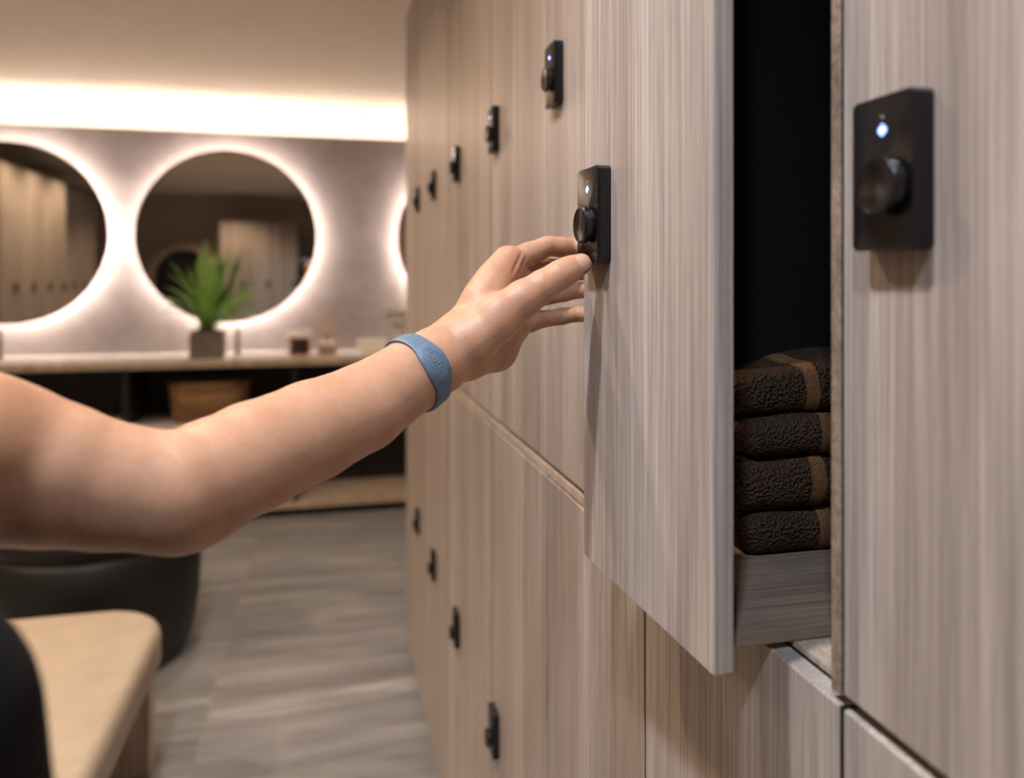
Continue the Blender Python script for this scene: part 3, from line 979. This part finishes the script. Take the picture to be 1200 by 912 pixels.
LSH = (-.356, .457, 1.462)                # left shoulder joint
ARM = [LSH + (.054,), pr(-40, 537, .428, .0485), pr(0, 543, .44, .0455), pr(57, 555, .45, .0412), pr(127, 569, .465, .0372),
       pr(203, 577, .48, .0366), pr(250, 558, .502, .0372), pr(295, 536, .525, .0372), pr(365, 505, .562, .0362),
       pr(425, 478, .597, .0336), pr(483, 440, .632, .0302), pr(510, 424, .648, .0283), pr(537, 406, .665, .0268)]
WR = ARM[-1]
MCP_I, MCP_M = pr(598, 308, .715, .0126), pr(606, 327, .727, .0120)
MCP_R, MCP_P = pr(609, 352, .730, .0116), pr(604, 381, .722, .0112)
def with_r(p, r): return p[:3] + (r,)
def lerp(p, q, t, r): return tuple(p[i] + t * (q[i] - p[i]) for i in range(3)) + (r,)
PALM = []
for m, r0, r1 in ((MCP_I, .0235, .0145), (MCP_M, .022, .0145), (MCP_R, .021, .0135), (MCP_P, .020, .013)):
    PALM += chain_prims([with_r(WR, r0), lerp(WR, m, .55, (r0 + r1) / 2), with_r(m, r1)])
PALM += chain_prims([pr(550, 417, .672, .0205), pr(580, 408, .700, .0195), pr(600, 388, .718, .0130)])      # heel of the hand
THUMB = [pr(553, 400, .655, .0200), pr(583, 376, .661, .0180), pr(614, 350, .667, .0152), pr(636, 335, .671, .0128), pr(655, 323, .675, .0117),
         pr(668, 316, .6795, .0106), pr(681, 309.5, .683, .0094)]
def tipw(x, y, z, r): return (x, y, z, r)
def finger(m, pip, dip, tip, rm=None):
    mid = lerp(m, pip, .5, (m[3] + pip[3]) / 2 + .0002)
    mid2 = lerp(pip, dip, .5, (pip[3] + dip[3]) / 2 + .0001)
    return [m, mid, pip, mid2, dip, lerp(dip, tip, .5, (dip[3] + tip[3]) / 2 + .0002), tip]
zi = px(676, 291, .757).z
FING = [
    finger(MCP_I, pr(641, 289, .745, .0098), pr(673, 290, .757, .0091), (.2660, .6945, zi, .0072)),
    finger(MCP_M, pr(643, 313, .764, .0096), pr(678, 318, .772, .0088), (.2680, .6960, px(678, 319, .772).z, .0072)),
    finger(MCP_R, pr(641, 347, .765, .0090), pr(680, 340, .768, .0081), (.2665, .6960, px(680, 340, .768).z, .0070)),
    finger(MCP_P, pr(637, 374, .754, .0084), pr(678, 368, .762, .0077), (.2655, .6940, px(680, 367, .762).z, .0066)),
]
BC = Vector(pr(489, 437, .6355, 0)[:3])
AX = (Vector(ARM[-2][:3]) - Vector(ARM[-4][:3])).normalized()
ELBOW = [(pr(222, 604, .486, 0)[:3], pr(230, 606, .49, 0)[:3], .020, .019)]
def plane_d(field, sign):
    ax = [field.lo[i] + field.h * np.arange(field.n[i]) for i in range(3)]
    d = ((ax[0] - BC.x) * AX.x)[:, None, None] + ((ax[1] - BC.y) * AX.y)[None, :, None] + ((ax[2] - BC.z) * AX.z)[None, None, :]
    return (sign * d).astype(np.float32)
def crease(field, c, n, R_, depth, width):
    """a fine fold across the skin at c, in the plane with normal n"""
    c = np.array(c, float); n = np.array(n, float); n /= np.linalg.norm(n)
    i, j = field.sub(c - R_, c + R_)
    P = field.pts(i, j) - c
    sl = tuple(slice(i[q], j[q]) for q in range(3))
    r2 = (P * P).sum(-1)
    t = P @ n
    field.D[sl] += (depth * np.exp(-(t / width) ** 2) * np.clip(1 - r2 / R_ ** 2, 0, 1)).astype(np.float32)
fld = Field((-.45, .36, 1.30), (.13, .70, 1.56), .0019)
raster(fld, chain_prims(ARM), .004)
raster(fld, ELBOW, .012)
cr = pr(188, 520, .455, 0)[:3]
crease(fld, pr(192, 516, .452, 0)[:3], (px(230, 545, .46) - px(200, 500, .46)).cross(Vector((0, 0, 1)).cross(AX)), .045, .0007, .0045)
fld.D = np.maximum(fld.D, plane_d(fld, 1))
VA, FA = surface_nets(fld)
VA = smooth_mesh(VA, FA, 4)
fld = Field((.03, .585, 1.40), (.29, .775, 1.58), .0010)
raster(fld, chain_prims(ARM), .004)
raster(fld, PALM, .010)
raster(fld, chain_prims([pr(548, 390, .656, .008), pr(585, 361, .658, .0085), pr(614, 344, .664, .0080)]), .014)   # thumb tendon
raster(fld, chain_prims([pr(560, 352, .680, .010), pr(578, 326, .698, .0095), pr(592, 306, .710, .0095)]), .014)  # index tendon and knuckle
palm_base = fld.D.copy()
TH = fld.D.copy(); raster(fld, chain_prims(THUMB), .007, TH)
res = np.minimum(fld.D, TH)
for fg in FING:
    T = palm_base.copy()
    raster(fld, chain_prims(fg), .0026, T)
    res = np.minimum(res, T)
fld.D = res
vx = lambda p, q: Vector(q[:3]) - Vector(p[:3])
for fg in FING:
    crease(fld, fg[2][:3], vx(fg[1], fg[3]), .014, .0011, .0011)
    crease(fld, lerp(fg[2], fg[3], .16, 0)[:3], vx(fg[1], fg[3]), .013, .0006, .0009)
    crease(fld, fg[4][:3], vx(fg[3], fg[5]), .012, .0008, .0010)
for t_, dp in ((-.10, .0005), (.02, .0007), (.14, .0005)):
    crease(fld, lerp(THUMB[4], THUMB[5], t_ * 2, 0)[:3], vx(THUMB[3], THUMB[5]), .012, dp, .0008)
wn = (px(640, 290, .69) - px(600, 318, .69))
crease(fld, px(606, 308, .700), (px(618, 316, .69) - px(600, 308, .69)), .017, .0011, .0015)
crease(fld, px(613, 310, .703), (px(626, 316, .69) - px(610, 309, .69)), .015, .0008, .0013)
fld.D = np.maximum(fld.D, plane_d(fld, -1))
V, Fq = surface_nets(fld)
V = smooth_mesh(V, Fq, 2)
Fq = np.concatenate([FA, Fq + len(VA)]); V = np.concatenate([VA, V])
del TH, T, palm_base, res

# rest of the figure: stands at the left, turned to the locker
PHI = math.radians(36.5)
UF = np.array((math.cos(PHI), math.sin(PHI))); UL = np.array((-math.sin(PHI), math.cos(PHI)))
PC = np.array(LSH[:2]) - .165 * UL
def bp(f, l, z, r):
    q = PC + f * UF + l * UL
    return (q[0], q[1], z, r)
HEAD = (-.02, 0, 1.665)
body = Field((-.95, -.35, -.02), (.35, .95, 1.85), .007)
skin = []
skin += chain_prims([bp(-.04, 0, 1.44, .062), bp(-.04, 0, 1.53, .052), bp(-.035, 0, 1.60, .055)])                # neck
skin += chain_prims([bp(-0.065, 0, 1.70, .088), bp(0.000, 0, 1.675, .074), bp(0.030, 0, 1.60, .040)])              # skull, face, chin
skin += chain_prims([bp(0.065, 0, 1.668, .008), bp(0.089, 0, 1.642, .012)])                                     # nose
for s in (-1, 1): skin += chain_prims([bp(-0.040, s * .082, 1.672, .014), bp(-0.045, s * .084, 1.648, .010)])      # ears
skin += chain_prims([bp(-.02, -.165, 1.43, .052), bp(-.05, -.20, 1.28, .044), bp(-.05, -.215, 1.15, .038), bp(.0, -.225, 1.03, .037), bp(.06, -.225, .93, .027)])   # right arm
skin += chain_prims([bp(.06, -.225, .93, .027), bp(.085, -.225, .87, .030), bp(.10, -.225, .84, .024)])
for k, (dl, ln) in enumerate(((-.018, .07), (-.006, .078), (.006, .074), (.018, .058))):
    skin += chain_prims([bp(.10 + dl, -.225, .84, .0095), bp(.118 + dl, -.222, .84 - ln * .55, .0085), bp(.116 + dl, -.212, .84 - ln, .007)])
skin += chain_prims([bp(.10, -.215, .885, .012), bp(.135, -.20, .85, .010), bp(.14, -.195, .82, .008)])
skin += chain_prims([bp(-.02, -.12, 1.42, .07), bp(-.02, .12, 1.42, .07)])
skin += [(LSH, tuple(bp(-.02, .10, 1.42, 0)[:3]), .054, .075)]
skin += chain_prims([LSH + (.053,), lerp(LSH + (0,), ARM[1], .45, .0505)])
torso = []
for s in (-1, 1):
    torso += chain_prims([bp(-.015, s * .075, 1.38, .098), bp(.0, s * .065, 1.24, .098), bp(.02, s * .055, 1.08, .090), bp(.02, s * .075, .95, .105)])
skin += torso
for s in (-1, 1):
    skin += chain_prims([bp(.02, s * .085, .93, .10), bp(.03, s * .09, .80, .085), bp(.03, s * .085, .50, .058), bp(.01, s * .085, .30, .054), bp(-.005, s * .085, .10, .036), bp(.02, s * .085, .05, .033), bp(.13, s * .09, .035, .03)])
raster(body, skin, .02, margin=.06)
V2, F2 = surface_nets(body); V2 = smooth_mesh(V2, F2, 3)
pe = empty('person', (float(PC[0]), float(PC[1]), 0))
pe.location = (0, 0, 0)
tag(pe, 'person in a black top reaching the left arm to the open locker door', 'person')
np_obj('body', np.concatenate([V, V2]), np.concatenate([Fq, F2 + len(V)]), M['skin'], pe)
# black top
top = Field((-.95, -.35, .80), (.35, .95, 1.60), .006)
cl = []
for s in (-1, 1):
    cl += chain_prims([bp(-.015, s * .075, 1.385, .106), bp(.0, s * .068, 1.24, .108), bp(.02, s * .06, 1.08, .106), bp(.025, s * .08, .92, .122), bp(.025, s * .085, .86, .124)])
    cl += chain_prims([bp(.070, s * .08, 1.36, .054), bp(.078, s * .083, 1.25, .056), bp(.045, s * .075, 1.08, .056)])
cl += chain_prims([bp(-.02, -.10, 1.425, .075), bp(-.02, .10, 1.43, .075)])
cl += chain_prims([bp(-.02, -.10, 1.42, .072), bp(-.02, -.165, 1.435, .063), bp(-.032, -.185, 1.34, .056)])
cl += [(tuple(bp(-.02, .10, 1.42, 0)[:3]), LSH, .078, .062)] + chain_prims([LSH + (.062,), lerp(LSH + (0,), ARM[1], .38, .058)])
raster(top, cl, .03, margin=.07)
V3, F3 = surface_nets(top); V3 = smooth_mesh(V3, F3, 3)
np_obj('black_top', V3, F3, M['black_cloth'], pe)
# trousers
tr = Field((-.95, -.35, .03), (.35, .95, 1.1), .007)
cl = []
for s in (-1, 1):
    cl += chain_prims([bp(.02, s * .065, .99, .108), bp(.02, s * .085, .90, .114), bp(.03, s * .09, .78, .096), bp(.03, s * .087, .50, .070), bp(.01, s * .086, .30, .066), bp(.0, s * .086, .10, .062)])
raster(tr, cl, .015, margin=.05)
V4, F4 = surface_nets(tr); V4 = smooth_mesh(V4, F4, 2)
np_obj('trousers', V4, F4, M['black_cloth'], pe)
for s in (-1, 1):
    sh = Field((-.95, -.35, -.02), (.35, .95, .2), .007)
    raster(sh, chain_prims([bp(-.03, s * .088, .042, .042), bp(.06, s * .09, .040, .040), bp(.15, s * .094, .034, .034)]), .01)
    sh.D = np.maximum(sh.D, -(sh.lo[2] + sh.h * np.arange(sh.n[2]) - .002)[None, None, :].astype(np.float32))
    Vs, Fs_ = surface_nets(sh)
    np_obj('shoe', Vs, Fs_, M['shoe'], pe)
# hair and face
hr = Field((-.6, .0, 1.25), (.1, .6, 1.85), .006)
raster(hr, chain_prims([bp(-0.080, 0, 1.712, .094), bp(-0.105, 0, 1.66, .088), bp(-0.130, 0, 1.55, .062), bp(-0.135, 0, 1.40, .045)]), .03, margin=.05)
raster(hr, chain_prims([bp(-0.055, -.05, 1.74, .055), bp(-0.065, -.075, 1.66, .034)]), .02, margin=.05)
raster(hr, chain_prims([bp(-0.055, .05, 1.74, .055), bp(-0.065, .075, 1.66, .034)]), .02, margin=.05)
V5, F5 = surface_nets(hr); V5 = smooth_mesh(V5, F5, 2)
np_obj('hair', V5, F5, M['hair'], pe)
def blob(name, c, r, mat, squash=(1, 1, 1)):
    bm = bmesh.new(); bmesh.ops.create_uvsphere(bm, u_segments=16, v_segments=10, radius=r)
    for v_ in bm.verts: v_.co = Vector((v_.co.x * squash[0], v_.co.y * squash[1], v_.co.z * squash[2]))
    return bm_obj(name, bm, mat, pe, True, c[:3], (0, 0, PHI))
for s in (-1, 1):
    blob('eye', bp(0.059, s * .031, 1.682, 0), .012, M['eye'], (.8, 1.1, .7))
    blob('iris', bp(0.067, s * .031, 1.682, 0), .0048, M['hair'], (.5, 1, 1))
    blob('eyebrow', bp(0.065, s * .032, 1.703, 0), .014, M['hair'], (.5, 1.2, .25))
blob('mouth', bp(0.064, 0, 1.612, 0), .02, M['lip'], (.35, 1.1, .38))

# thumb nail, on the side turned to the viewer
ta, tb = Vector(THUMB[-2][:3]), Vector(THUMB[-1][:3])
td = (tb - ta).normalized()
view = (Vector((0, 0, CAM_H)) - tb).normalized()
nn_ = (view - td * view.dot(td) + Vector((0, 0, .02))).normalized(); nn_ = (nn_ - td * nn_.dot(td)).normalized()
ww = td.cross(nn_).normalized()
bm = bmesh.new()
nu, nv = 12, 12
G = {}
for i in range(nu + 1):
    for j in range(nv + 1):
        u, v_ = i / nu, j / nv * 2 - 1
        half = .95 * min(1.0, (1 - max(0, (u - .72) / .28) ** 2.4 * .55)) * (0.82 + .18 * min(1, u * 3))
        th = v_ * half * .82
        c = ta.lerp(tb, -.35 + u * 1.85)
        rr = THUMB[-2][3] + (THUMB[-1][3] - THUMB[-2][3]) * max(-.35, min(1, -.35 + u * 1.85)) + .0010
        G[i, j] = bm.verts.new(c + ww * (math.sin(th) * rr) + nn_ * (math.cos(th) * rr * 1.0 - .0060 * max(0, u - .62) ** 1.5 - .0005 * (1 - min(1, u * 4))))
for i in range(nu):
    for j in range(nv):
        bm.faces.new((G[i, j], G[i + 1, j], G[i + 1, j + 1], G[i, j + 1]))
bmesh.ops.recalc_face_normals(bm, faces=bm.faces)
nl = bm_obj('thumbnail', bm, M['nail'], pe, True)
sm = nl.modifiers.new('thickness', 'SOLIDIFY'); sm.thickness = .0007; sm.offset = 0

# ------------------------------------------------------------------ wristband
bc = Vector(pr(489, 437, .6355, 0)[:3])
axis = (Vector(ARM[-2][:3]) - Vector(ARM[-4][:3])).normalized()
arm_prims = chain_prims(ARM)
def arm_r(pos, dirv):
    """distance from pos along dirv to the skin"""
    lo_, hi_ = .005, .08
    for _ in range(26):
        m_ = (lo_ + hi_) / 2
        P_ = np.array(pos + dirv * m_)[None, :]
        if eval_group(P_, arm_prims, .004)[0] < 0: lo_ = m_
        else: hi_ = m_
    return hi_
vw = (Vector((0, 0, CAM_H)) - bc).normalized()
e1 = (vw - axis * vw.dot(axis)).normalized()            # towards the viewer
e2 = axis.cross(e1).normalized()
if e2.z > 0: e2 = -e2                                   # downwards on the near side
NT_, NA = 128, 14
def band_halfwidth(th):
    return .0082 + .0036 * math.exp(-(abs(th - .06) / .50) ** 3.2)
rad0 = [arm_r(bc, e1 * math.cos(2 * PI * k / NT_) + e2 * math.sin(2 * PI * k / NT_)) for k in range(NT_)]
slope = [(arm_r(bc + axis * .012, e1 * math.cos(2 * PI * k / NT_) + e2 * math.sin(2 * PI * k / NT_)) - arm_r(bc - axis * .012, e1 * math.cos(2 * PI * k / NT_) + e2 * math.sin(2 * PI * k / NT_))) / .024 for k in range(NT_)]
def band_point(th, v_, lift):
    k = (th / (2 * PI)) % 1 * NT_
    i = int(k) % NT_; f_ = k - int(k); j = (i + 1) % NT_
    r = rad0[i] * (1 - f_) + rad0[j] * f_ + (slope[i] * (1 - f_) + slope[j] * f_) * v_
    d_ = e1 * math.cos(th) + e2 * math.sin(th)
    return bc + axis * v_ + d_ * (r + lift)
wb = empty('wristband', (0, 0, 0))
tag(wb, 'slate blue silicone wristband with an oval tag on the wrist', 'wristband')
bm = bmesh.new(); rings = []
for k in range(NT_):
    th = 2 * PI * k / NT_
    if th > PI: th -= 2 * PI
    hw = band_halfwidth(th)
    sec = []
    for q in range(9):
        v_ = (q / 8 * 2 - 1) * hw
        oval = max(0, 1 - ((th - .06) / .58) ** 2 - (v_ / .0108) ** 2)
        edge = -.0007 * max(0, abs(q / 4 - 1) - .7) / .3
        sec.append(bm.verts.new(band_point(th, v_, .0026 + edge + .0010 * min(1, oval * 5))))
    for q in range(8, -1, -1):
        v_ = (q / 8 * 2 - 1) * hw
        sec.append(bm.verts.new(band_point(th, v_, .0003)))
    rings.append(sec)
for k in range(NT_):
    A, B = rings[k], rings[(k + 1) % NT_]
    for q in range(18):
        bm.faces.new((A[q], A[(q + 1) % 18], B[(q + 1) % 18], B[q]))
bmesh.ops.recalc_face_normals(bm, faces=bm.faces)
bo = bm_obj('strap', bm, M['band'], wb, True); auto_smooth(bo, 50)
bm = bmesh.new()                                         # raised oval line
R_ = sum(rad0[:8]) / 8
pts = [band_point(.06 + .40 * math.cos(2 * PI * k / 48), .0066 * math.sin(2 * PI * k / 48), .0037) for k in range(49)]
add_tube(bm, pts, .00028, 6, False); bm_obj('oval_line', bm, M['band_mark'], wb, True)
fc = bpy.data.curves.new('band_text', 'FONT'); fc.body = 'Lubei'; fc.align_x = 'CENTER'; fc.align_y = 'CENTER'; fc.size = .0098; fc.extrude = .0004; fc.resolution_u = 3
fo = bpy.data.objects.new('band_text', fc); COL.objects.link(fo)
dg = bpy.context.evaluated_depsgraph_get()
tm = bpy.data.meshes.new_from_object(fo.evaluated_get(dg))
bpy.data.objects.remove(fo)
for v_ in tm.vertices:
    th = .06 + v_.co.x / R_
    v_.co = band_point(th, v_.co.y, .0037 + v_.co.z)
tm.materials.append(M['band_mark'])
to = bpy.data.objects.new('lettering', tm); COL.objects.link(to); to.parent = wb
label_part(to, 'embossed lettering on the oval tag')
